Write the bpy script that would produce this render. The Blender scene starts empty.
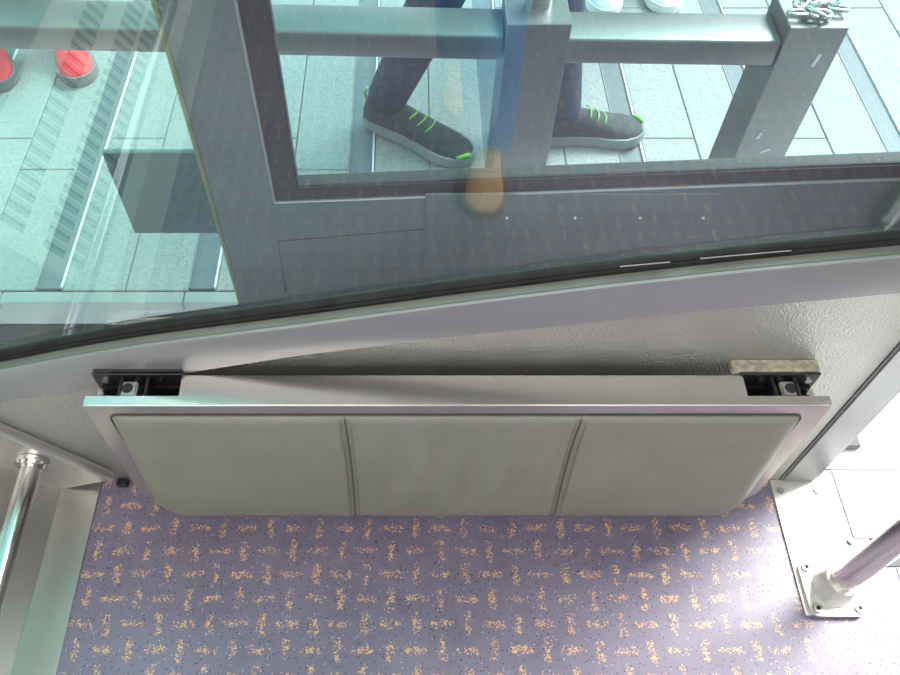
import bpy, bmesh, math, random
from mathutils import Vector, Matrix
random.seed(7)
S = bpy.context.scene
COL = S.collection
PI = math.pi

# ------------------------------------------------------------------ camera
EYE = Vector((0.0, 0.0, 1.45)); PITCH = math.radians(55.0); FPX = 800.0; CX = 410.0; CY = 337.5
cam_d = bpy.data.cameras.new('camera'); cam = bpy.data.objects.new('camera', cam_d); COL.objects.link(cam)
cam.location = EYE; cam.rotation_euler = (PI/2 - PITCH, 0, 0)
cam_d.sensor_fit = 'HORIZONTAL'; cam_d.sensor_width = 36.0; cam_d.lens = 36.0*FPX/900.0
cam_d.shift_x = (450.0 - CX)/900.0; cam_d.clip_start = 0.02; cam_d.clip_end = 200
S.camera = cam

# ------------------------------------------------------------------ sky, sun, exposure
W = bpy.data.worlds.new('sky'); S.world = W; W.use_nodes = True
bg = W.node_tree.nodes['Background']; bg.inputs[0].default_value = (0.90, 0.96, 1.0, 1); bg.inputs[1].default_value = 3.2
sd = bpy.data.lights.new('sun', 'SUN'); sd.energy = 9.5; sd.angle = math.radians(28); sd.color = (1, 0.97, 0.92)
sun = bpy.data.objects.new('sun', sd); COL.objects.link(sun)
sun.rotation_euler = Vector((0.50, 0.42, 0.76)).to_track_quat('Z', 'Y').to_euler()
VS = S.view_settings
VS.view_transform = 'Standard'; VS.look = 'None'; VS.gamma = 1.0; VS.use_curve_mapping = False; VS.exposure = 0.0

# ------------------------------------------------------------------ helpers
def ray(u, v):
    a = (u - CX)/FPX; b = (CY - v)/FPX; c, s = math.cos(PITCH), math.sin(PITCH)
    return Vector((a, c + s*b, -s + c*b))
def on_y(u, v, y):
    r = ray(u, v); return EYE + r*(y/r.y)
def on_z(u, v, z=0.0):
    r = ray(u, v); return EYE + r*((z - EYE.z)/r.z)

def link(name, bm, mat, parent=None, smooth=False):
    me = bpy.data.meshes.new(name); bm.to_mesh(me); bm.free()
    return mobj(name, me, mat, parent, smooth)
def mobj(name, me, mat, parent=None, smooth=False):
    o = bpy.data.objects.new(name, me); COL.objects.link(o)
    if mat is not None and not me.materials: me.materials.append(mat)
    if smooth:
        me.shade_smooth() if smooth is True else me.shade_smooth()
        if smooth is not True:
            me.set_sharp_from_angle(angle=math.radians(smooth))
    if parent is not None: o.parent = parent
    return o
def tag(o, label, cat, group=None):
    o['label'] = label; o['category'] = cat
    if group: o['group'] = group
    return o
def struct(o, label=None):
    o['kind'] = 'structure'
    if label: o['label'] = label
    return o
def empty(name):
    o = bpy.data.objects.new(name, None); COL.objects.link(o); o.empty_display_size = 0.05; return o
def B(): return bmesh.new()
def box(bm, x0, x1, y0, y1, z0, z1, bev=0.0, seg=1):
    m = bmesh.ops.create_cube(bm, size=1.0)
    vs = m['verts']
    for v in vs:
        v.co = Vector(((x0+x1)/2 + v.co.x*(x1-x0), (y0+y1)/2 + v.co.y*(y1-y0), (z0+z1)/2 + v.co.z*(z1-z0)))
    if bev > 0:
        es = list({e for v in vs for e in v.link_edges})
        bmesh.ops.bevel(bm, geom=es, offset=bev, segments=seg, affect='EDGES', clamp_overlap=True)
    return bm
def rod(bm, a, b, r, n=20, r2=None):
    a = Vector(a); b = Vector(b); d = b - a
    m = bmesh.ops.create_cone(bm, cap_ends=True, segments=n, radius1=r, radius2=r if r2 is None else r2, depth=d.length)
    q = d.to_track_quat('Z', 'Y').to_matrix().to_4x4()
    bmesh.ops.transform(bm, matrix=Matrix.Translation((a+b)/2) @ q, verts=m['verts'])
    return bm
def tube(bm, pts, r, n=8, closed=False):
    pts = [Vector(p) for p in pts]; rings = []; k = len(pts)
    up = Vector((0, 0, 1))
    for i, p in enumerate(pts):
        if closed: t = pts[(i+1) % k] - pts[i-1]
        else: t = pts[min(i+1, k-1)] - pts[max(i-1, 0)]
        t.normalize(); u = up if abs(t.dot(up)) < 0.95 else Vector((1, 0, 0))
        s = t.cross(u).normalized(); w = s.cross(t)
        rings.append([bm.verts.new(p + (s*math.cos(2*PI*j/n) + w*math.sin(2*PI*j/n))*r) for j in range(n)])
    for i in range(k if closed else k-1):
        A, C = rings[i], rings[(i+1) % k]
        for j in range(n): bm.faces.new((A[j], A[(j+1) % n], C[(j+1) % n], C[j]))
    if not closed:
        bm.faces.new(rings[0][::-1]); bm.faces.new(rings[-1])
    return bm
def loft(bm, rings, cap=True, closed=True):
    R = [[bm.verts.new(p) for p in r] for r in rings]; n = len(R[0])
    for A, C in zip(R, R[1:]):
        for j in range(n if closed else n-1): bm.faces.new((A[j], A[(j+1) % n], C[(j+1) % n], C[j]))
    if cap: bm.faces.new(R[0][::-1]); bm.faces.new(R[-1])
    return bm
def prism(bm, poly, f, t0, t1):
    """poly: 2D outline; f(p, t) gives a 3D point; extrudes from t0 to t1"""
    a = [bm.verts.new(f(p, t0)) for p in poly]; b = [bm.verts.new(f(p, t1)) for p in poly]; n = len(poly)
    for i in range(n): bm.faces.new((a[i], a[(i+1) % n], b[(i+1) % n], b[i]))
    bm.faces.new(a[::-1]); bm.faces.new(b)
    bmesh.ops.recalc_face_normals(bm, faces=bm.faces[:])
    return bm
def xz(p, t): return Vector((p[0], t, p[1]))
def xy(p, t): return Vector((p[0], p[1], t))

# ------------------------------------------------------------------ node materials
class NT:
    def __init__(s, name):
        s.m = bpy.data.materials.new(name); s.m.use_nodes = True; s.t = s.m.node_tree
        s.b = s.t.nodes['Principled BSDF']; s.out = s.t.nodes['Material Output']
    def n(s, typ, **kw):
        o = s.t.nodes.new(typ)
        for k, v in kw.items(): setattr(o, k, v)
        return o
    def put(s, sock, val):
        if hasattr(val, 'is_output'): s.t.links.new(val, sock)
        else: sock.default_value = val
    def math(s, op, a, b=0.0, c=0.0):
        o = s.n('ShaderNodeMath', operation=op)
        for i, v in enumerate((a, b, c)): s.put(o.inputs[i], v)
        return o.outputs[0]
    def pos(s): return s.n('ShaderNodeTexCoord').outputs['Object']
    def noise(s, vec, scale, detail=2.0, rough=0.5):
        o = s.n('ShaderNodeTexNoise'); s.put(o.inputs['Vector'], vec); o.inputs['Scale'].default_value = scale
        o.inputs['Detail'].default_value = detail; o.inputs['Roughness'].default_value = rough; return o
    def voro(s, vec, scale):
        o = s.n('ShaderNodeTexVoronoi'); s.put(o.inputs['Vector'], vec); o.inputs['Scale'].default_value = scale; return o
    def mapr(s, v, a, b, c=0.0, d=1.0, smooth=True):
        o = s.n('ShaderNodeMapRange', interpolation_type='SMOOTHSTEP' if smooth else 'LINEAR')
        s.put(o.inputs[0], v)
        for i, k in enumerate((a, b, c, d)): o.inputs[i+1].default_value = k
        return o.outputs[0]
    def mix(s, f, a, b):
        o = s.n('ShaderNodeMix', data_type='RGBA')
        s.put(o.inputs[0], f); s.put(o.inputs[6], a); s.put(o.inputs[7], b); return o.outputs[2]
    def scale(s, vec, k):
        o = s.n('ShaderNodeMapping'); s.put(o.inputs['Vector'], vec); o.inputs['Scale'].default_value = k; return o.outputs[0]
    def bump(s, h, strength, dist):
        o = s.n('ShaderNodeBump'); s.put(o.inputs['Height'], h); o.inputs['Strength'].default_value = strength
        o.inputs['Distance'].default_value = dist; s.t.links.new(o.outputs[0], s.b.inputs['Normal'])
def C4(c): return (c[0], c[1], c[2], 1.0)

def mat(name, col, rough=0.5, metal=0.0, var=0.10, vscale=9.0, grain=None, bump=0.0, bscale=300.0, bdist=0.0005, spec=0.5, rvar=0.0):
    t = NT(name); p = t.pos()
    v = t.scale(p, grain) if grain else p
    nz = t.noise(v, vscale, 4.0, 0.6).outputs['Fac']
    dk = C4([c*(1-var) for c in col]); lt = C4([min(1, c*(1+var)) for c in col])
    t.put(t.b.inputs['Base Color'], t.mix(t.mapr(nz, .3, .7), dk, lt))
    t.b.inputs['Metallic'].default_value = metal; t.b.inputs['Specular IOR Level'].default_value = spec
    if rvar: t.put(t.b.inputs['Roughness'], t.mapr(nz, .25, .75, rough-rvar, rough+rvar))
    else: t.b.inputs['Roughness'].default_value = rough
    if bump: t.bump(t.noise(v, bscale, 3.0).outputs['Fac'], bump, bdist)
    return t.m

def glass(name, tint, f0, haze=0.0):
    t = NT(name); geo = t.n('ShaderNodeNewGeometry')
    dp = t.n('ShaderNodeVectorMath', operation='DOT_PRODUCT')
    t.t.links.new(geo.outputs['Incoming'], dp.inputs[0]); t.t.links.new(geo.outputs['Normal'], dp.inputs[1])
    c = t.math('ABSOLUTE', dp.outputs['Value']); k = t.math('POWER', t.math('SUBTRACT', 1.0, c), 5.0)
    fac = t.math('ADD', f0, t.math('MULTIPLY', k, 1-f0))
    tr = t.n('ShaderNodeBsdfTransparent'); tr.inputs[0].default_value = C4(tint)
    gl = t.n('ShaderNodeBsdfGlossy'); gl.inputs['Roughness'].default_value = 0.0; gl.inputs[0].default_value = (1, 1, 1, 1)
    mx = t.n('ShaderNodeMixShader'); t.put(mx.inputs[0], fac)
    t.t.links.new(tr.outputs[0], mx.inputs[1]); t.t.links.new(gl.outputs[0], mx.inputs[2])
    t.t.links.new(mx.outputs[0], t.out.inputs['Surface'])
    return t.m

def vinyl():
    t = NT('speckled_vinyl'); p = t.pos()
    j = t.noise(p, 28.0, 2.0)
    dv = t.n('ShaderNodeVectorMath', operation='MULTIPLY_ADD')
    t.t.links.new(j.outputs['Color'], dv.inputs[0]); dv.inputs[1].default_value = (0.010, 0.010, 0); t.t.links.new(p, dv.inputs[2])
    sp = t.n('ShaderNodeSeparateXYZ'); t.t.links.new(dv.outputs[0], sp.inputs[0])
    cell = 0.0456; o0 = on_z(223.5, 528)
    X = t.math('DIVIDE', t.math('ADD', sp.outputs[0], 200.5*cell - o0.x - .005), cell); Y = t.math('DIVIDE', t.math('ADD', sp.outputs[1], 200.5*.0445 - o0.y - .005), .0445)
    ix, iy = t.math('FLOOR', X), t.math('FLOOR', Y)
    fx = t.math('ABSOLUTE', t.math('SUBTRACT', t.math('FRACT', X), .5)); fy = t.math('ABSOLUTE', t.math('SUBTRACT', t.math('FRACT', Y), .5))
    par = t.math('MODULO', t.math('ADD', ix, iy), 2.0); inv = t.math('SUBTRACT', 1.0, par)
    a = t.math('ADD', t.math('MULTIPLY', fx, par), t.math('MULTIPLY', fy, inv))      # along the dash
    b = t.math('ADD', t.math('MULTIPLY', fy, par), t.math('MULTIPLY', fx, inv))
    m = t.math('MULTIPLY', t.mapr(a, .30, .58, 1, 0), t.mapr(b, .02, .25, 1, 0))
    v1 = t.voro(p, 340.0); c1 = t.n('ShaderNodeSeparateColor'); t.t.links.new(v1.outputs['Color'], c1.inputs[0])
    dens = t.noise(p, 60.0, 1.0).outputs['Fac']
    chip = t.math('GREATER_THAN', t.math('MULTIPLY', m, t.mapr(dens, .3, .68, .40, 1.0)), t.math('ADD', t.math('MULTIPLY', c1.outputs[0], .82), .09))
    chip = t.math('MULTIPLY', chip, t.math('LESS_THAN', v1.outputs['Distance'], 0.50))
    v2 = t.voro(p, 330.0); c2 = t.n('ShaderNodeSeparateColor'); t.t.links.new(v2.outputs['Color'], c2.inputs[0])
    near = t.math('LESS_THAN', v2.outputs['Distance'], 0.42)
    dark = t.math('MULTIPLY', t.math('GREATER_THAN', c2.outputs[1], .91), near)
    lite = t.math('MULTIPLY', t.math('GREATER_THAN', c2.outputs[2], .985), near)
    base = t.mix(t.mapr(t.noise(p, 5.0, 5.0, .7).outputs['Fac'], .3, .7), (0.140, 0.118, 0.178, 1), (0.180, 0.158, 0.224, 1))
    col = t.mix(dark, base, (0.025, 0.025, 0.045, 1)); col = t.mix(lite, col, (0.33, 0.36, 0.48, 1))
    col = t.mix(chip, col, t.mix(c1.outputs[2], (0.58, 0.30, 0.12, 1), (0.75, 0.46, 0.24, 1)))
    t.put(t.b.inputs['Base Color'], col); t.b.inputs['Roughness'].default_value = 0.42
    t.bump(t.noise(p, 500.0, 2.0).outputs['Fac'], .10, .0006)
    return t.m
def granite(name, a, b):
    t = NT(name); p = t.pos()
    oi = t.n('ShaderNodeObjectInfo')
    v = t.voro(p, 240.0); c = t.n('ShaderNodeSeparateColor'); t.t.links.new(v.outputs['Color'], c.inputs[0])
    n1 = t.mapr(t.noise(p, 90.0, 4.0, .7).outputs['Fac'], .35, .65)
    k = t.math('MULTIPLY', t.math('POWER', c.outputs[0], 1.5), n1)
    col = t.mix(k, C4(a), C4(b)); col = t.mix(t.math('MULTIPLY', t.math('GREATER_THAN', c.outputs[1], .88), .35), col, (0.10, 0.12, 0.12, 1))
    col = t.mix(t.math('MULTIPLY', oi.outputs['Random'], .14), col, (0.20, 0.215, 0.21, 1))
    t.put(t.b.inputs['Base Color'], col); t.b.inputs['Roughness'].default_value = 0.55
    return t.m

M = {}
M['vinyl'] = vinyl()
M['granite'] = granite('grey_granite', (0.30, 0.315, 0.31), (0.175, 0.195, 0.193))
M['joint'] = mat('dark_joint', (0.10, 0.11, 0.11), .9)
M['stainless'] = mat('brushed_stainless', (0.66, 0.64, 0.60), .40, .9, .04, 5)
M['strip'] = mat('dull_stainless_strip', (0.46, 0.45, 0.42), .38, .9, .05, 5)
M['frame_metal'] = mat('satin_aluminium', (0.66, 0.63, 0.60), .34, 1.0, .04, 6)
M['frame_face'] = mat('pinkish_aluminium', (0.53, 0.50, 0.485), .27, .9, .03, 5)
M['frame_grey'] = mat('anodised_frame', (0.42, 0.38, 0.38), .40, .5, .04, 10)
M['chrome'] = mat('polished_steel', (0.62, 0.61, 0.59), .20, 1.0, .03)
M['wall_tex'] = mat('orange_peel_metal', (0.55, 0.54, 0.505), .30, .9, .05, 6, None, 1.0, 310, .0035)
M['trim'] = mat('grey_trim', (0.34, 0.34, 0.345), .36, .6, .03, 3)
M['rubber'] = mat('black_rubber', (0.010, 0.010, 0.010), .65, 0, .5, 30, None, .3, 50, .001, spec=.3)
M['door_panel'] = mat('grey_door_panel', (0.15, 0.155, 0.165), .5, .1, .05)
M['teal_patch'] = mat('dark_teal_patch', (0.07, 0.13, 0.14), .4, .1, .1)
M['gasket'] = mat('dark_brown_gasket', (0.022, 0.016, 0.015), .6, 0, .3)
M['dark_ledge'] = mat('dark_olive_ledge', (0.13, 0.13, 0.115), .6, 0, .1)
M['edge_rubber'] = mat('olive_edge_rubber', (0.20, 0.20, 0.09), .6, 0, .1)
M['leather'] = mat('grey_olive_leather', (0.200, 0.194, 0.156), .46, 0, .05, 12, None, .16, 900, .0006)
M['thread'] = mat('olive_thread', (0.15, 0.145, 0.118), .7)
M['groove'] = mat('dark_seam_and_gap', (0.07, 0.067, 0.055), .7)
M['black'] = mat('black_steel', (0.016, 0.016, 0.018), .4, .3, .3)
M['zinc'] = mat('zinc_block', (0.42, 0.42, 0.40), .4, .9, .15, 60)
M['spacer'] = mat('worn_spacer', (0.34, 0.31, 0.25), .7, .0, .35, 90)
M['plate'] = mat('pale_floor_plate', (0.66, 0.65, 0.61), .42, .5, .05)
M['sill_strip'] = mat('grey_ribbed_strip', (0.10, 0.10, 0.105), .7)
M['post'] = mat('satin_post_steel', (0.23, 0.225, 0.22), .38, .8, .06, 12)
M['inlay'] = mat('grey_inlay_strip', (0.13, 0.155, 0.17), .5, .1, .06)
M['bright_edge'] = mat('bright_edging', (0.85, 0.87, 0.88), .4, .1, .03)
M['coping'] = mat('pale_coping', (0.27, 0.295, 0.285), .6, 0, .08)
M['concrete'] = mat('trackside_concrete', (0.22, 0.23, 0.23), .9, 0, .2)
M['glass'] = glass('tinted_glass', (0.875, 0.94, 0.945), .105)
M['door_glass'] = glass('door_glass', (0.93, 0.975, 0.985), .02)
M['canopy'] = glass('added_canopy_glass', (0.52, 0.83, 0.785), .05)  # glass of the added canopy, turns the platform light teal
M['cream'] = mat('cream_panel', (0.62, 0.58, 0.52), .6)
M['liner'] = mat('interior_liner', (0.46, 0.45, 0.42), .6)
M['ceiling'] = mat('white_ceiling_liner', (0.74, 0.73, 0.70), .6)
M['slot'] = mat('dark_slot', (0.02, 0.02, 0.02), .8)
M['denim'] = mat('blue_denim', (0.10, 0.24, 0.56), .9, 0, .25, 60, None, .3, 800, .001)
M['navy'] = mat('dark_navy_cloth', (0.022, 0.035, 0.060), .9, 0, .2, 40)
M['tan'] = mat('tan_suede', (0.60, 0.34, 0.16), .85, 0, .2, 50)
M['tan_sole'] = mat('gum_sole', (0.25, 0.15, 0.08), .8)
M['shoe_grey'] = mat('dark_mesh_upper', (0.040, 0.050, 0.050), .8, 0, .3, 120)
M['sole_grey'] = mat('grey_foam_sole', (0.22, 0.25, 0.25), .7, 0, .1)
M['lime'] = mat('lime_accent', (0.20, 0.58, 0.08), .6)
M['red'] = mat('red_shoe', (0.75, 0.03, 0.045), .6, 0, .1)
M['red_sole'] = mat('grey_rubber_sole', (0.20, 0.20, 0.20), .7)
M['white'] = mat('white_shoe', (0.80, 0.81, 0.82), .6, 0, .05)
M['skin'] = mat('skin', (0.50, 0.30, 0.21), .55, 0, .06)
M['hair'] = mat('dark_hair', (0.03, 0.022, 0.018), .6, 0, .3, 80)
M['shirt_grey'] = mat('grey_shirt', (0.25, 0.26, 0.28), .9)
M['shirt_white'] = mat('white_shirt', (0.7, 0.7, 0.7), .9)
M['khaki'] = mat('charcoal_trousers', (0.07, 0.07, 0.075), .9)
M['eye'] = mat('eye', (0.03, 0.02, 0.02), .2)
lm = NT('lamp_diffuser'); lm.b.inputs['Emission Color'].default_value = (1, .96, .9, 1); lm.b.inputs['Emission Strength'].default_value = 6.0
M['lamp'] = lm.m

# ================================================================== THE CAR: floor, walls, sill
WALL_Y = 0.672
struct(link('floor', box(B(), -0.605, 1.9, -1.6, 0.70, -0.06, 0.0), M['vinyl']), 'purple-grey vinyl floor with orange speckled dashes')

LOW = [(-300, 447), (0, 403), (87, 391), (190, 374), (300, 357), (450, 339), (600, 323), (750, 308.5), (900, 295)]
UPP = [(-300, 424), (0, 372.5), (75, 358), (150, 346), (300, 327), (450, 307), (600, 288.5), (750, 272), (900, 258)]
TRIM_Y = 0.652; XE = 0.722
def zline(pts):
    L = sorted((on_y(u, v, TRIM_Y).x, on_y(u, v, TRIM_Y).z) for u, v in pts)
    def f(x):
        for (x0, z0), (x1, z1) in zip(L, L[1:]):
            if x <= x1 or (x1, z1) == L[-1]: return z0 + (z1-z0)*(x-x0)/(x1-x0)
    return f
zl, zu = zline(LOW), zline(UPP)
XS = [-1.5, -1.2] + [-1.0 + 0.041*i for i in range(42)] + [XE]
XS = [x for x in XS if x <= XE]
def sweep(name, prof, m, parent=None, sm=30):
    return link(name, loft(B(), [[Vector((x, y, z)) for y, z in prof(x)] for x in XS]), m, parent, sm)
# the textured wall below the sill
poly = [(-1.5, -0.05), (XE, -0.05)] + [(x, zl(x) + 0.05) for x in XS[::-1]]
struct(link('wall_front', prism(B(), poly, xz, WALL_Y, WALL_Y + .04), M['wall_tex']), 'pebble-textured metal wall behind the folding seat')
tr = struct(sweep('trim_1', lambda x: [(WALL_Y+.002, zl(x)), (.656, zl(x)), (TRIM_Y, zl(x)+.004), (TRIM_Y, zu(x)-.005), (.6535, zu(x)-.001), (.6565, zu(x)+.0005), (.690, zu(x)+.002), (.690, zl(x))], M['trim'], None, 25),
            'smooth grey metal sill trim rising to the right')
sweep('dark_ledge', lambda x: [(.6575, zu(x)-.001), (.6575, zu(x)+.0022), (.6700, zu(x)+.0042), (.6700, zu(x)-.001)], M['dark_ledge'], tr, 25)  # added strip that dims the trim's ledge by its darker colour
# window : gasket + pane
win = struct(empty('window_1'), 'green-tinted side window with black rubber gasket')
sweep('gasket', lambda x: [(.672, zu(x)+.000), (.6690, zu(x)+.003), (.6690, zu(x)+.009), (.6705, zu(x)+.011), (.6715, zu(x)+.012), (.6710, zu(x)+.015), (.6735, zu(x)+.019), (.6765, zu(x)+.021), (.690, zu(x)+.021), (.690, zu(x)+.000)], M['rubber'], win, 40)
def pane_ring(x): return [Vector((x, .677, zu(x)+.008)), Vector((x, .684, zu(x)+.008)), Vector((x, .684, 1.95)), Vector((x, .677, 1.95))]
link('pane', loft(B(), [pane_ring(x) for x in XS]), M['glass'], win, 20)
bm = B(); box(bm, -1.5, XE, .668, .69, 1.93, 1.985, .005); link('top_frame', bm, M['rubber'], win)
# scratches of worn rubber: bright scuffs along the gasket
for (u0, v0, u1, v1) in ((700, 258.5, 791, 250.5), (620, 266.5, 670, 262)):
    a, b = on_y(u0, v0, .6700), on_y(u1, v1, .6700)
    link('scuff', rod(B(), a, b, .0011, 6), M['chrome'], win)
# right pillar, with a seal strip beside it
PX0, PX1 = 0.722, 0.795
struct(link('trim_2', box(B(), PX0+.004, PX1, .668, .76, 0.003, 2.2, .004, 2), M['trim']), 'upright satin metal door pillar')
struct(link('trim_3', box(B(), PX0-.006, PX0+.004, .680, .74, 0.0, 2.2), M['rubber']), 'dark joint beside the pillar')
struct(link('trim_4', box(B(), PX1+.002, PX1+.030, .700, .76, 0.02, 2.2, .004), M['frame_grey']), 'door seal strip on the pillar')
struct(link('wall_header', box(B(), -1.5, 1.95, .672, .76, 1.985, 2.25), M['liner']))
struct(link('ceiling', box(B(), -2.6, 1.95, -1.65, .76, 2.25, 2.30), M['ceiling']))
bm = B(); box(bm, -2.6, 1.95, -1.65, -1.60, -.06, .85); box(bm, -2.6, 1.95, -1.65, -1.60, 1.9, 2.25)
struct(link('wall_back', bm, M['liner']))
for i, x in enumerate((-2.6, -1.2, .2, 1.85)): struct(link('trim_%d' % (5+i), box(B(), x, x+.1, -1.65, -1.60, .85, 1.9), M['liner']))
struct(link('wall_left', box(B(), -2.6, -2.55, -1.6, .76, -.06, 2.25), M['liner']))
struct(link('wall_right', box(B(), 1.90, 1.95, -1.65, .76, -.06, 2.25), M['liner']))
struct(link('wall_front_far', box(B(), -2.55, -1.5, WALL_Y, WALL_Y+.04, -.06, 2.25), M['liner']))
# ceiling lamp of the car
lamp = tag(empty('ceiling_lamp'), 'long white ceiling strip lamp above the aisle', 'lamp'); lamp.location = (0, 0, 0)
link('housing', box(B(), -1.4, 1.0, -.62, -.38, 2.20, 2.25, .01), M['cream'], lamp)
link('diffuser', box(B(), -1.38, .98, -.60, -.40, 2.185, 2.20, .004), M['lamp'], lamp)
ld = bpy.data.lights.new('lamp_light', 'AREA'); ld.shape = 'RECTANGLE'; ld.size = 2.3; ld.size_y = .18; ld.energy = 26; ld.color = (1, .95, .88)
lo = bpy.data.objects.new('lamp_light', ld); COL.objects.link(lo); lo.location = (-.2, -.5, 2.18); lo.parent = lamp

# left side: floor strip, inclined panel with slots, upper floor, kick plate, grab bar
struct(link('trim_10', box(B(), -0.680, -0.604, -1.6, .672, -.05, .0035, .001), M['strip']), 'flat stainless strip along the edge of the vinyl floor')
RX, RZ = -.680, 0.0; TX, TZ = -.885, .30
sl = Vector((TX-RX, 0, TZ-RZ)); SL = sl.length; sl.normalize(); nrm = Vector((-sl.z*-1, 0, -sl.x)) # faces right-up
panel = struct(empty('wall_riser'), 'inclined stainless riser panel with rows of dark slots')
bm = B(); prism(bm, [(RX, RZ), (TX, TZ), (TX-.02, TZ-.012), (RX-.02, -.05), (RX, -.05)], xz, .26, .668)
link('riser_sheet', bm, M['stainless'], panel)
bm = B(); prism(bm, [(RX, RZ), (TX, TZ), (TX-.02, TZ-.012), (RX-.02, -.05), (RX, -.05)], xz, -1.6, .258)
link('vent_panel', bm, M['cream'], panel)
sb = B(); box(sb, -.0105, .0105, -.0012, .0012, -.026, .026); sm = bpy.data.meshes.new('slot'); sb.to_mesh(sm); sb.free(); sm.materials.append(M['slot'])
ang = math.atan2(sl.x, sl.z)
for s in (.10, .165, .265):
    for i in range(34):
        o = bpy.data.objects.new('slot', sm); COL.objects.link(o); o.parent = panel
        p = Vector((RX, 0, RZ)) + sl*s; y = .20 - .042*i
        o.matrix_local = Matrix.Translation((p.x, y, p.z)) @ Matrix.Rotation(ang, 4, 'Y') @ Matrix.Rotation(PI/2, 4, 'Z') @ Matrix.Translation((0, 0, 0))
struct(link('floor_upper', box(B(), -2.55, -.9, -1.6, .668, .24, .29), M['concrete']))
# kick plate on the wall with a rounded ridge on its sloping top edge
ra, rb = on_y(112, 481.5, .650), on_y(0, 434.5, .650); d = (rb-ra); rc = ra + d*3.0
kp = empty('kick_plate'); tag(kp, 'triangular stainless kick plate with rounded ridge in the left corner', 'kick plate')
link('sheet', prism(B(), [(ra.x, ra.z), (rc.x, rc.z), (rc.x-.05, rc.z-.12), (RX-.22, .25), (RX, .0)], xz, .654, .671), M['stainless'], kp)
link('ridge', rod(B(), (ra.x, .655, ra.z+.003), (rc.x, .655, rc.z), .008, 14), M['frame_metal'], kp, 40)
link('end_clip', box(B(), ra.x-.004, ra.x+.018, .656, .671, .001, .012, .002), M['black'], kp)
# grab bar
fc = on_y(33, 462, .652); gb = tag(empty('grab_bar'), 'polished steel grab bar running toward the viewer from a round flange', 'grab bar')
link('tube', rod(B(), (fc.x, .650, fc.z), (fc.x+.004, -.75, fc.z-.004), .0185, 28), M['chrome'], gb, 40)
link('flange', rod(B(), (fc.x, .653, fc.z), (fc.x, .645, fc.z), .030, 32), M['chrome'], gb, 40)
link('collar', rod(B(), (fc.x, .645, fc.z), (fc.x, .638, fc.z), .0225, 28), M['chrome'], gb, 40)
for k in range(3):
    a = 2*PI*k/3 + .4
    link('screw', rod(B(), (fc.x+.025*math.cos(a), .645, fc.z+.025*math.sin(a)), (fc.x+.025*math.cos(a), .6425, fc.z+.025*math.sin(a)), .004, 10), M['zinc'], gb)

# ================================================================== THE FOLDING SEAT
SX0, SX1, SZ0, SZ1, SY0, SY1 = -.486, .626, .052, .425, .595, .6475
seat = tag(empty('folding_seat'), 'folded-down double seat with olive-grey padded leather cushion on the metal wall', 'seat')
seat.location = (0, 0, 0)
def rrect(x0, x1, z0, z1, rb_, rt, n=8):
    P = []
    for cx, cz, r, a0 in ((x0+rb_, z0+rb_, rb_, PI), (x1-rb_, z0+rb_, rb_, 1.5*PI), (x1-rt, z1-rt, rt, 0), (x0+rt, z1-rt, rt, .5*PI)):
        for i in range(n+1):
            a = a0 + .5*PI*i/n; P.append((cx + r*math.cos(a), cz + r*math.sin(a)))
    return P
bm = prism(B(), rrect(SX0, SX1, SZ0, SZ1, .078, .0045), xz, SY0, .6115)
es = [e for e in bm.edges if abs(e.verts[0].co.y - e.verts[1].co.y) < 1e-6 and e.verts[0].co.y < SY0+1e-4]
bmesh.ops.bevel(bm, geom=es, offset=.0022, segments=3, affect='EDGES')
link('front_frame', bm, M['frame_face'], seat, 35)
CL, CR = -.3445, .503
link('top_bar', box(B(), CL, CR, .6115, SY1, .36, SZ1), M['frame_face'], seat)
for x0, x1 in ((SX0, SX0+.012), (SX1-.012, SX1)):
    link('side_wall', box(B(), x0, x1, .6105, SY1, .12, .385, .001), M['frame_metal'], seat)
link('back_panel', box(B(), SX0+.012, SX1-.012, .640, .6455, .10, .40), M['black'], seat)
# hinge mechanisms in both corner cut-outs
def hinge(x0, x1, flip, spacer):
    h = link('hinge_bracket', box(B(), x0-.004, x1+.004, .6470, .6515, .385, .429, .0015), M['black'], seat)
    sx = (lambda t: x0 + (x1-x0)*t) if not flip else (lambda t: x1 - (x1-x0)*t)
    for t in (.32, .62):
        link('hinge_fin', box(B(), sx(t)-.0025, sx(t)+.0025, .6125, .647, .33, .424, .0008), M['black'], h)
    nb = B(); c = sx(.40); box(nb, c-.0145, c+.0145, .6125, .6405, .375, .4210, .0025, 2)
    nbo = link('nut_block', nb, M['zinc'], h)
    rb2 = B(); rod(rb2, (c, .6275, .4205), (c, .6275, .4216), .0085, 20); link('bolt_hole', rb2, M['slot'], nbo)
    for t in (.12, .50, .75):
        link('bolt', rod(B(), (sx(t), .647, .418), (sx(t), .641, .418), .0055, 8), M['zinc'] if t < .2 else M['black'], h)
    link('pocket', box(B(), x0, x1, .6118, .6465, .30, .345), M['black'], h)
    link('pivot', rod(B(), (x0+.004, .628, .385), (x1-.004, .628, .385), .008, 14), M['black'], h, 40)
    if spacer:
        link('spacer', box(B(), x0-.016, x1+.002, .6518, .6715, .421, .433, .001), M['spacer'], h)
    else:
        link('spacer', box(B(), x0, x1+.002, .6485, .6518, .425, .436, .001), M['black'], h)
hinge(SX0+.008, CL-.001, False, False); hinge(CR+.001, SX1-.008, True, True)
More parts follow.
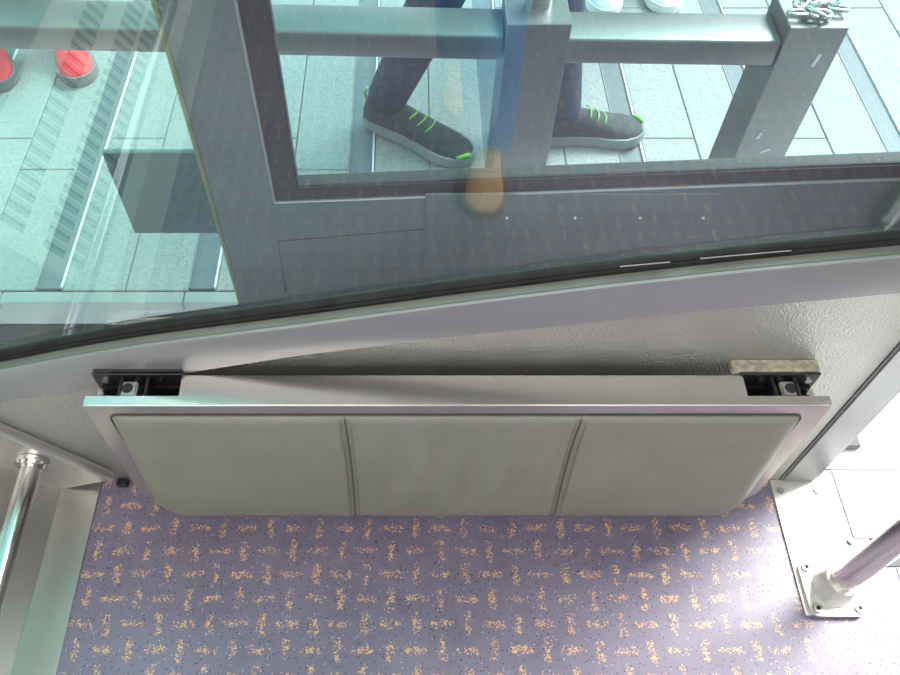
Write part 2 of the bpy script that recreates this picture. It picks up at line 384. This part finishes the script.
# cushion : three panels divided by seams
KX0, KX1, KZ0, KZ1 = -.452, .590, .072, .3965
SEAM = (-.0985, .2585)
def seam_x(k, z): return SEAM[k] + (.004 if k == 0 else -.006)*math.sin(PI*(KZ1-z)/(KZ1-KZ0))
RB = .078
def inset(z):
    i = 0
    if z < KZ0 + RB: q = (KZ0+RB-z)/RB; i = RB*(1 - math.sqrt(max(0, 1-q*q)))
    if z > KZ1 - .012: q = (z-KZ1+.012)/.012; i = max(i, .012*(1-math.sqrt(max(0, 1-q*q))))
    return i
def kheight(x, z):
    e = min(x-KX0-inset(z), KX1-inset(z)-x); ez = min((KZ1-z)*3.6, (z-KZ0)*.8); r = .040
    f = lambda q: math.sqrt(max(0, 1-(1-min(q/r, 1))**2)) if q < r else 1
    tt = min(1, max(0, (KZ1-z)/(KZ1-KZ0)))
    h = (.007 + .032*tt**.75)*f(max(e, 0))*f(max(ez, 0))
    h += .011*math.sin(PI*min(1, max(0, (KZ1-z)/(KZ1-KZ0)))**1.4)*f(max(e, 0))
    for k in (0, 1):
        dx = x-seam_x(k, z); h -= (.0048*math.exp(-(dx/.0065)**2) + .0040*math.exp(-(dx/.03)**2) - .0030*math.exp(-((abs(dx)-.013)/.006)**2))*min(1, h/.02)*min(1, max(0, z-KZ0)/.09)
    if SEAM[0] < x < SEAM[1]:                      # soft creases in the middle panel
        w = math.sin(PI*(x-SEAM[0])/(SEAM[1]-SEAM[0])); zz = (KZ1-z)/(KZ1-KZ0)
        g = math.exp(-((zz-.45)/.28)**2)
        h += w*g*(.0050*math.sin(x*92 + 2.2*zz) + .0050*math.sin(x*51 - 1.7*zz + 1))
        h += .0055*math.exp(-((x-SEAM[0]-.02-.06*zz)/.015)**2)*g + .0055*math.exp(-((x-SEAM[1]+.030+.03*(1-zz))/.015)**2)*g
    return h
NZ = 44
def cpanel(x_lo, x_hi, n):
    bm = B(); rows = []
    for j in range(NZ+1):
        t = j/NZ; t = .5-.5*math.cos(PI*t)*(.6+.4*abs(math.cos(PI*t)))  # denser toward the edges
        z = KZ0 + (KZ1-KZ0)*t; a, b = x_lo(z), x_hi(z); row = []
        for i in range(n+1):
            s = i/n; s = s - .10*math.sin(2*PI*s)/1.0
            x = a+(b-a)*s; row.append(bm.verts.new((x, SY0-.0005-kheight(x, z), z)))
        rows.append(row)
    for A, C in zip(rows, rows[1:]):
        for i in range(n): bm.faces.new((A[i], A[i+1], C[i+1], C[i]))
    loop = rows[0] + [r[-1] for r in rows[1:]] + rows[-1][-2::-1] + [r[0] for r in rows[-2:0:-1]]
    back = [bm.verts.new((v.co.x, SY0+.002, v.co.z)) for v in loop]; k = len(loop)
    for i in range(k): bm.faces.new((loop[i], back[i], back[(i+1) % k], loop[(i+1) % k]))
    bm.faces.new(back); bmesh.ops.recalc_face_normals(bm, faces=bm.faces[:])
    return bm
L_ = lambda z: KX0+inset(z); R_ = lambda z: KX1-inset(z)
link('cushion_panel', cpanel(L_, lambda z: seam_x(0, z)-.0004, 48), M['leather'], seat, 60)
link('cushion_panel', cpanel(lambda z: seam_x(0, z)+.0004, lambda z: seam_x(1, z)-.0004, 64), M['leather'], seat, 60)
link('cushion_panel', cpanel(lambda z: seam_x(1, z)+.0004, R_, 48), M['leather'], seat, 60)
ol = [(x, SY0-.0012, z) for x, z in rrect(KX0-.001, KX1+.001, KZ0-.001, KZ1+.0012, RB, .012, 8)]
link('gap_shade_line', tube(B(), ol, .0014, 6, True), M['groove'], seat, True)  # dark line standing in for shade in the gap around the cushion
for k in (0, 1):
    zs = [KZ0+.012+(KZ1-KZ0-.018)*i/30 for i in range(31)]
    se = link('seam', tube(B(), [(seam_x(k, z), SY0-.0008-kheight(seam_x(k, z), z), z) for z in zs], .0013, 6), M['groove'], seat, True)
    for dx in (-.0085, .0085):
        link('stitching', tube(B(), [(seam_x(k, z)+dx, SY0-.0002-kheight(seam_x(k, z)+dx, z), z) for z in zs], .0011, 6), M['thread'], se, True)

# ================================================================== RIGHT: floor plate, stanchion, threshold
cs = [on_z(769, 481), on_z(818, 479), on_z(866, 612), on_z(805, 616)]
pl = tag(empty('floor_plate'), 'pale metal floor plate joining the pillar and the pole base', 'floor plate')
link('sheet', prism(B(), [(c.x, c.y) for c in cs], xy, 0.0, .0045), M['plate'], pl)
def screw(bm, p, r=.0065, h=.004):
    rod(bm, p, (p[0], p[1], p[2]+h), r, 14); return bm
for (u, v) in ((780, 491), (817, 491)):
    p = on_z(u, v, .0045); link('screw', screw(B(), p), M['zinc'], pl)
PC = on_z(829, 590)
st = tag(empty('stanchion_pole'), 'steel grab pole standing on a square bolted base by the doorway', 'pole')
w = .050
bm = B(); prism(bm, [(PC.x+x*1.0, PC.y+z) for x, z in rrect(-w, w, -w, w, .016, .016, 5)], xy, .005, .013)
link('base_plate', bm, M['plate'], st, 40)
link('base_collar', rod(B(), (PC.x, PC.y, .013), (PC.x, PC.y, .060), .036, 32, .028), M['plate'], st, 40)
link('tube', rod(B(), (PC.x, PC.y, .014), (PC.x, PC.y, 2.249), .0215, 32), M['chrome'], st, 40)
for x, y in ((-1, -1), (1, -1), (-1, 1), (1, 1)):
    b = link('bolt', screw(B(), (PC.x+x*.037, PC.y+y*.037, .013), .0085, .005), M['zinc'], st)
    link('bolt_socket', screw(B(), (PC.x+x*.037, PC.y+y*.037, .018), .004, .0006), M['slot'], b)
th = struct(empty('floor_threshold'), 'white metal door threshold plates')
def strip(name, y0, y1, z1, m, x0=.80):
    return link(name, box(B(), x0, 1.88, y0, y1, -.03, z1, .001), m, th)
y_a = on_z(870, 471).y; y_b = on_z(870, 538).y; y_c = on_z(870, 567).y
strip('plate', y_a+.003, .86, .004, M['white']); strip('plate', y_b, y_a, .0030, M['white'], .835)
strip('grip_strip', y_c, y_b-.001, .0025, M['sill_strip'], .865); strip('plate', .20, y_c-.002, .0030, M['white'], .895)
for u, v in ((851, 541), (884, 447), (893, 441)):
    p = on_z(u, v, .003); link('screw', screw(B(), p, .005, .002), M['zinc'], th)
link('stop_block', box(B(), .835, .90, .735, .775, .004, .022, .003), M['sill_strip'], th)

# ================================================================== OPEN DOOR LEAF OUTSIDE THE WINDOW
DY = .80
door = struct(empty('door_1'), 'grey sliding door leaf standing open outside the window')
DX0, DX1 = -.275, .80
wx0, wx1 = -.190, .72
def wz(x, a, b): return a + (b-a)*(x-(-.19))/(.65+.19)
zo = lambda x: wz(x, .638, .682); zi = lambda x: wz(x, .660, .704)
bm = B()
prism(bm, [(DX0, -.02), (DX1, -.02), (DX1, zo(DX1)), (wx1, zo(wx1)), (wx0, zo(wx0)), (DX0, zo(DX0))], xz, DY, DY+.035)
prism(bm, [(DX0, zo(DX0)), (wx0, zo(wx0)), (wx0, 1.7), (DX0, 1.7)], xz, DY, DY+.035)
prism(bm, [(wx1, zo(wx1)), (DX1, zo(DX1)), (DX1, 1.7), (wx1, 1.7)], xz, DY, DY+.035)
box(bm, DX0, DX1, DY, DY+.035, 1.7, 2.05)
link('panel', bm, M['door_panel'], door)
fw = .033
bm = B()
n = 24
def dpt(u, s): return (u, zo(u) if s else zi(u))
prism(bm, [(wx0, zo(wx0)), (wx1, zo(wx1)), (wx1, zi(wx1)), (wx0, zi(wx0))], xz, DY+.004, DY+.030)
prism(bm, [(wx0, zi(wx0)), (wx0+fw, zi(wx0+fw)), (wx0+fw, 1.7), (wx0, 1.7)], xz, DY+.004, DY+.030)
link('window_gasket', bm, M['gasket'], door)
bm = B(); tube(bm, [(wx0, DY, 1.7), (wx0, DY, zo(wx0)), (wx1, DY, zo(wx1))], .0022, 6); link('panel_edge', bm, M['frame_grey'], door)
bm = B(); tube(bm, [(wx0+fw, DY+.008, 1.7), (wx0+fw, DY+.008, zi(wx0+fw)), (wx1, DY+.008, zi(wx1))], .0028, 6); link('inner_bead', bm, M['rubber'], door)
bm = B(); prism(bm, [(wx0+fw-.01, zi(wx0)-.008), (wx1, zi(wx1)-.008), (wx1, 1.71), (wx0+fw-.01, 1.71)], xz, DY+.016, DY+.021); link('pane', bm, M['door_glass'], door)
link('edge_seal', box(B(), DX0-.010, DX0, DY+.004, DY+.034, -.02, 2.05, .003), M['edge_rubber'], door)
pa, pb = on_y(112, 150, DY+.02), on_y(135, 232, DY+.02)
link('dark_patch', box(B(), min(pa.x, pb.x), DX0-.010, DY+.016, DY+.024, pb.z, pa.z, .002), M['teal_patch'], door)  # dark teal rectangle left of the door edge
bm = B(); tube(bm, [on_y(286, 292, DY), on_y(278, 241, DY), on_y(424, 229, DY)], .0013, 6); link('panel_crease', bm, M['gasket'], door)
pa, pb = on_y(425, 193, DY), on_y(712, 226, DY)
cpz = lambda x, z: z + .02*(x-.1)
link('cover_plate', box(B(), on_y(425, 210, DY).x, on_y(712, 210, DY).x, DY-.0025, DY+.001, pb.z, pa.z, .0008), M['door_panel'], door)
for u in (507, 575, 640, 703):
    p = on_y(u, 217.5, DY-.003); link('screw', rod(B(), p, p + Vector((0, -.002, 0)), .0020, 10), M['white'], door)
struct(link('wall_outer_sill', box(B(), -1.5, .72, .71, .745, -.06, .22), M['trim']))

# ================================================================== PLATFORM
EDGE = on_z(120, 303).y
plat = struct(empty('platform'), 'station platform of pale granite slabs with metal inlay strips')
link('bed', box(B(), -6, 8, EDGE+.035, 9, -.25, -.012), M['joint'], plat)
for i in range(-4, 5):
    pass
for i in range(12):
    x0 = -2.2 + i*.42; link('coping', box(B(), x0+.001, x0+.419, EDGE, EDGE+.034, -.03, 0, .003), M['coping'], plat)
link('fascia', box(B(), -6, 8, EDGE+.006, EDGE+.034, -.09, -.03), M['coping'], plat)
link('fascia_rail', box(B(), -6, 8, EDGE+.002, EDGE+.034, -.16, -.09), M['rubber'], plat)
struct(link('ground_track', box(B(), -6, 8, .75, EDGE+.03, -.55, -.50), M['concrete']))
PITCHX = .355; SW = .064
def slab_mesh(wd, ln):
    bm = box(B(), 0, wd, 0, ln, -.02, 0, .0022); me = bpy.data.meshes.new('slab'); bm.to_mesh(me); bm.free(); me.materials.append(M['granite']); return me
wd = (PITCHX-SW)/2 - .0022
meshes = {}
random.seed(3)
for k in range(-5, 7):
    xc = -.126 + PITCHX*k; xs = xc - SW/2
    link('inlay_strip', box(B(), xs+.002, xs+SW-.006, EDGE+.045, 5.2, -.02, -.004, .001), M['inlay'], plat)
    link('strip_edging', box(B(), xs+SW-.005, xs+SW, EDGE+.045, 5.2, -.02, .0025, .001), M['bright_edge'], plat)
    link('strip_edging', box(B(), xs, xs+.0022, EDGE+.045, 5.2, -.02, .001), M['coping'], plat)
    for h in (0, 1):
        x = xs+SW+.002 + h*(wd+.002); y = EDGE+.037; first = .40 if h else .52
        for r in range(7):
            ln = first if r == 0 else .60
            key = round(ln, 3)
            if key not in meshes: meshes[key] = slab_mesh(wd, ln-.002)
            o = bpy.data.objects.new('slab', meshes[key]); COL.objects.link(o); o.location = (x, y, random.uniform(-.0006, .0006)); o.parent = plat
            y += ln
struct(link('ceiling_added_canopy', box(B(), -9, 1.7, .95, 9, 3.2, 3.22), M['canopy']), 'added teal glass canopy tinting light on the platform, out of view')  # unseen canopy, added to shade and tint the left of the platform
# railing : two posts and two rails
def post(name, x0, x1, y, h, label):
    t = tag(empty(name), label, 'post', 'railing posts')
    link('shaft', box(B(), x0, x1, y, y+.104, 0, h, .0015, 1), M['post'], t)
    link('foot_plate', box(B(), x0-.03, x1+.03, y-.03, y+.134, .0005, .010, .002), M['post'], t)
    return t
pA = on_y(508, 22, 1.195); pB = on_y(573, 22, 1.195)
tA = post('railing_post', pA.x, pB.x, 1.195, .655, 'square steel railing post with a round knob on top')
kc = Vector(((pA.x+pB.x)/2+.004, 1.255, .655))
link('knob', rod(B(), kc, kc+Vector((0, 0, .05)), .022, 24, .019), M['chrome'], tA, 40)
qA = on_y(791, 28, 1.184); qB = on_y(850, 28, 1.184)
tB = post('railing_post', qA.x, qB.x, 1.184, .655, 'square steel railing post with a chain lying on its cap')
for (u0, v0, u1, v1) in ((757, 138, 764, 130), (760, 152, 770, 149), (812, 66, 820, 54)):
    p0, p1 = on_y(u0, v0, 1.184), on_y(u1, v1, 1.184); link('scuff_mark', tube(B(), [p0, p0.lerp(p1, .5)+Vector((0, 0, .001)), p1], .0035, 6), M['bright_edge'], tB)
def rail(name, a, b, label):
    a, b = Vector(a), Vector(b); d = (b-a).normalized(); s = Vector((-d.y, d.x, 0)); bm = B()
    prof = rrect(0, .084, -.050, 0, .006, .006, 3)
    loft(bm, [[a + s*p[0] + Vector((0, 0, p[1])) for p in prof], [b + s*p[0] + Vector((0, 0, p[1])) for p in prof]])
    bmesh.ops.recalc_face_normals(bm, faces=bm.faces[:])
    return tag(link(name, bm, M['post'], None, 35), label, 'rail', 'railing rails')
rail('railing_rail', (-2.3, 1.296, .625), (pA.x-.0035, 1.2065, .625), 'long flat-topped steel rail left of the knobbed post')
rail('railing_rail', (pB.x+.0005, 1.198, .625), (qA.x-.003, 1.190, .625), 'short steel rail spanning between the two posts')
# chain on the cap
ch = tag(empty('chain'), 'small shiny steel chain heaped on the right post cap', 'chain')
cc = Vector(((qA.x+qB.x)/2, 1.184, .655))
for i in range(9):
    a = i*.75; p = cc + Vector((-.030+.0085*i, .030+.022*math.sin(i*1.3)+.004*i, .0095+.004*(i % 2)))
    R = Matrix.Rotation(a, 3, 'Z') @ Matrix.Rotation(.5 if i % 2 else -.15, 3, 'X')
    pts = [p + R @ Vector((.013*math.cos(q)+(.005 if math.cos(q) > 0 else -.005), .0085*math.sin(q), 0)) for q in [2*PI*j/18 for j in range(18)]]
    link('chain_link', tube(B(), pts, .0036, 8, True), M['chrome'], ch, True)

# ================================================================== PEOPLE
def skin_obj(name, verts, edges, radii, m, parent, lv=2):
    me = bpy.data.meshes.new(name); me.from_pydata([tuple(v) for v in verts], edges, [])
    o = bpy.data.objects.new(name, me); COL.objects.link(o)
    o.modifiers.new('skin', 'SKIN').use_smooth_shade = True
    sv = me.skin_vertices[0].data
    for i, r in enumerate(radii): sv[i].radius = r if isinstance(r, tuple) else (r, r); sv[i].use_root = (i == 0)
    sb_ = o.modifiers.new('sub', 'SUBSURF'); sb_.levels = lv; sb_.render_levels = lv
    dg = bpy.context.evaluated_depsgraph_get(); dg.update()
    nm = bpy.data.meshes.new_from_object(o.evaluated_get(dg)); nm.name = name
    bpy.data.objects.remove(o); bpy.data.meshes.remove(me)
    nm.materials.clear(); nm.materials.append(m); nm.shade_smooth()
    q = bpy.data.objects.new(name, nm); COL.objects.link(q); q.parent = parent
    return q
class Chain:
    def __init__(s): s.v, s.e, s.r = [], [], []
    def add(s, p, r, par=None):
        s.v.append(Vector(p)); s.r.append(r); i = len(s.v)-1
        if par is not None: s.e.append((par, i))
        return i
def shoe(parent, heel, toe, m_up, m_sole, L=None, accents=None, lift=0.0, side=1, width=.050):
    heel = Vector(heel); toe = Vector(toe); d = toe-heel; L = L or d.length; d.normalize()
    up = Vector((0, 0, 1)); s = d.cross(up).normalized(); up = s.cross(d)
    def P(t, w, z): return heel + d*(t*L) + s*w + up*z
    T = [0, .03, .10, .22, .38, .55, .70, .82, .92, .98, 1.0]
    HW = [.35, .62, .74, .76, .72, .82, .98, 1.0, .82, .52, .25]
    TOPZ = [.060, .085, .095, .095, .092, .078, .062, .052, .046, .038, .030]
    def ring(t, hw, zt, zb=.026):
        w_ = hw*width; return [P(t, w_*math.cos(a)*(1 if abs(math.cos(a)) < .9 else .97), zb + max(0, (zt-zb))*max(0, math.sin(a))**.75) if 0 <= a <= PI else None for a in [PI*j/12 for j in range(13)]]
    sh = link('shoe', loft(B(), [ring(t, h, z) for t, h, z in zip(T, HW, TOPZ)]), m_up, parent, True)
    def sring(t, hw):
        w_ = hw*width*1.10; return [P(t, -w_, .004), P(t, -w_*1.04, .018), P(t, -w_, .032), P(t, w_, .032), P(t, w_*1.04, .018), P(t, w_, .004)]
    lo_ = [-.01] + T[1:-1] + [1.015]
    link('sole', loft(B(), [sring(t, h) for t, h in zip(lo_, HW)]), m_sole, sh, 50)
    for i in range(4):
        t = .47 + .075*i; zt = .092 - .0105*i - .001
        pts = [P(t+.012*math.cos(q*3), .026*math.sin(q*PI/2), zt - .006*q*q) for q in [-1, -.5, 0, .5, 1]]
        link('lace', tube(B(), pts, .0019, 6), accents or m_sole, sh, True)
    if accents:
        link('toe_flash', tube(B(), [P(.93, side*width*.80, .036), P(.975, side*width*.50, .040), P(1.0, side*width*.2, .038)], .0055, 6), accents, sh, True)
        link('heel_tab', tube(B(), [P(.01, 0, .060), P(-.015, 0, .085), P(.01, 0, .105)], .0042, 6), accents, sh, True)
    # sock / collar opening
    link('collar', loft(B(), [[P(.20, 0, 0)+d*(.052*k*math.cos(a))+s*(.034*k*math.sin(a))+up*z for a in [2*PI*j/16 for j in range(16)]] for k, z in ((1.05, .070), (1.0, .097), (.9, .102), (.75, .096))]), m_up, sh, True)
    return sh, P(.20, 0, .10)
def person(label, hips, hipw, face, feet, m_tr, m_sh, m_shirt, hem=.10, acc=None, sole=None, group=None, shoe_w=.050, leg_r=1.0, arm=None):
    """feet: two (heel, toe, knee) ; face: unit heading"""
    t = empty('person'); tag(t, label, 'person')
    f = Vector((face[0], face[1], 0)).normalized(); r = Vector((f.y, -f.x, 0)); up = Vector((0, 0, 1)); hp = Vector(hips)
    t.location = (0, 0, 0)
    b = Chain(); T = Chain(); Sh = Chain()
    pel = b.add(hp, (.13, .10)); sp = b.add(hp+up*.18+f*.01, (.12, .09), pel); chs = b.add(hp+up*.38+f*.005, (.14, .10), sp)
    nk = b.add(hp+up*.54, .055, chs); hd0 = b.add(hp+up*.60+f*.015, (.062, .070), nk); hd1 = b.add(hp+up*.69+f*.02, (.074, .09), hd0); b.add(hp+up*.77+f*.01, (.06, .07), hd1)
    tp = T.add(hp, (.15, .12)); T.add(hp+up*.08, (.14, .112), tp)
    sa = Sh.add(hp-up*.03, (.155, .122)); s0 = Sh.add(hp+up*.05, (.152, .118), sa); s1 = Sh.add(hp+up*.20+f*.01, (.142, .11), s0); s2 = Sh.add(hp+up*.38+f*.005, (.155, .115), s1); Sh.add(hp+up*.50, (.075, .07), s2)
    for sgn, (heel, toe, knee) in zip((-1, 1), feet):
        sh, ank = shoe(t, heel, toe, m_sh, sole or m_sh, accents=acc, side=1 if sgn > 0 else -1, width=shoe_w)
        hj = hp + r*sgn*hipw - up*.06; kn = Vector(knee); an = Vector(ank)
        h = b.add(hj, .075, pel); k = b.add(kn, .050, h); c = b.add(kn.lerp(an, .3), .050, k); b.add(an, .034, c); 
        h = T.add(hj, .096*leg_r, tp); q = T.add(hj.lerp(kn, .5), .082*leg_r, h); k = T.add(kn, .068*leg_r, q); c = T.add(kn.lerp(an, .35), .066*leg_r, k); hm = an + (kn-an).normalized()*hem; c = T.add(hm, .056*leg_r, c); T.add(hm-(kn-an).normalized()*.03, .054*leg_r, c)
        sj = hp+up*.44+r*sgn*.17; el = sj + r*sgn*.05 - up*.28 + f*.0; wr = el - up*.24 + f*.06
        s_ = b.add(sj, .05, chs); e_ = b.add(el, .038, s_); w_ = b.add(wr, .026, e_); pm = b.add(wr-up*.07+f*.01, (.034, .020), w_)
        for j in range(4):
            o = f*(.027-.018*j); a1 = b.add(wr-up*.115+o+f*.01, .0085, pm); a2 = b.add(wr-up*.145+o+f*.014-r*sgn*.008, .008, a1); b.add(wr-up*(.172-.006*abs(j-1))+o+f*.014-r*sgn*.022, .007, a2)
        t1 = b.add(wr-up*.045+f*.038, .010, pm); b.add(wr-up*.085+f*.056-r*sgn*.01, .008, t1)
        q = Sh.add(sj, .066, s2); Sh.add(sj.lerp(el, .8), .052, q)
    skin_obj('body', b.v, b.e, b.r, M['skin'], t)
    skin_obj('trousers', T.v, T.e, T.r, m_tr, t)
    skin_obj('shirt', Sh.v, Sh.e, Sh.r, m_shirt, t)
    hc = hp+up*.715+f*.015
    def ell(c, a, bb, cc, m, name, cut=None):
        bm = B(); bmesh.ops.create_uvsphere(bm, u_segments=20, v_segments=12, radius=1)
        R = Matrix((r, f, up)).transposed().to_4x4()
        bmesh.ops.transform(bm, matrix=Matrix.Translation(c) @ R @ Matrix.Diagonal((a, bb, cc, 1)), verts=bm.verts)
        return link(name, bm, m, t, True)
    ell(hc-f*.022+up*.018, .084, .094, .098, M['hair'], 'hair')
    for sgn in (-1, 1):
        ell(hc+f*.082+r*sgn*.031-up*.03, .012, .010, .009, M['eye'], 'eye'); ell(hc+r*sgn*.078-up*.04-f*.005, .010, .020, .030, M['skin'], 'ear')
    ell(hc+f*.096-up*.06, .013, .018, .022, M['skin'], 'nose'); ell(hc+f*.085-up*.094, .024, .010, .006, M['red_sole'], 'mouth')
    return t

# walker beyond the railing, stepping to the right
h1, t1 = on_z(367, 122), on_z(470, 163)
h2, t2 = on_z(534, 138), on_z(640, 136)
person('person walking past beyond the railing in dark trousers and grey shoes with lime flashes', (.17, 1.76, .93), .09, (1, -.12, 0),
       ((h2, t2, (.33, 1.79, .50)), (h1+Vector((0, 0, .012)), t1, (.09, 1.68, .47))), M['navy'], M['shoe_grey'], M['shirt_grey'], .0, M['lime'], M['sole_grey'], shoe_w=.050)
# person in white shoes
a = on_z(607, 19)
person('person in charcoal trousers and white shoes standing behind the short rail', (a.x+.07, a.y+.20, .92), .09, (0, -1, 0),
       (((a.x+.16, a.y+.30, 0), (a.x+.19, a.y+.02, 0), (a.x+.15, a.y+.19, .50)), ((a.x, a.y+.29, 0), (a.x-.005, a.y, 0), (a.x+.01, a.y+.18, .50))), M['khaki'], M['white'], M['shirt_white'], .03, None, M['white'])
# person in red shoes
a = on_z(84, 86); b = on_z(2, 92)
person('person in dark trousers and bright red shoes behind the left end of the rail', (-1.08, a.y+.24, .90), .09, (.35, -1, 0),
       (((b.x-.10, b.y+.25, 0), b, (b.x-.02, b.y+.16, .48)), ((a.x-.12, a.y+.25, 0), a, (a.x-.06, a.y+.15, .48))), M['khaki'], M['red'], M['shirt_grey'], .03, None, M['red_sole'])
# the photographer, standing inside, seen mirrored in the window
def mirror(u, v, z=0.0):
    p = on_z(u, v, z); return Vector((p.x, 2*.678-p.y, p.z))
toe = mirror(482, 221); lt = toe + Vector((-.035, -.36, 0))
person('person in blue jeans and tan shoes standing on the vinyl floor, mirrored in the window', (toe.x-.06, toe.y-.30, .90), .08, (0, 1, 0),
       (((lt.x-.01, lt.y-.275, 0), (lt.x, lt.y, 0), (lt.x-.01, lt.y-.06, .47)), ((toe.x+.03, toe.y-.275, 0), toe, (toe.x-.005, toe.y-.16, .48))), M['denim'], M['tan'], M['shirt_grey'], -.02, None, M['tan_sole'], leg_r=1.2)
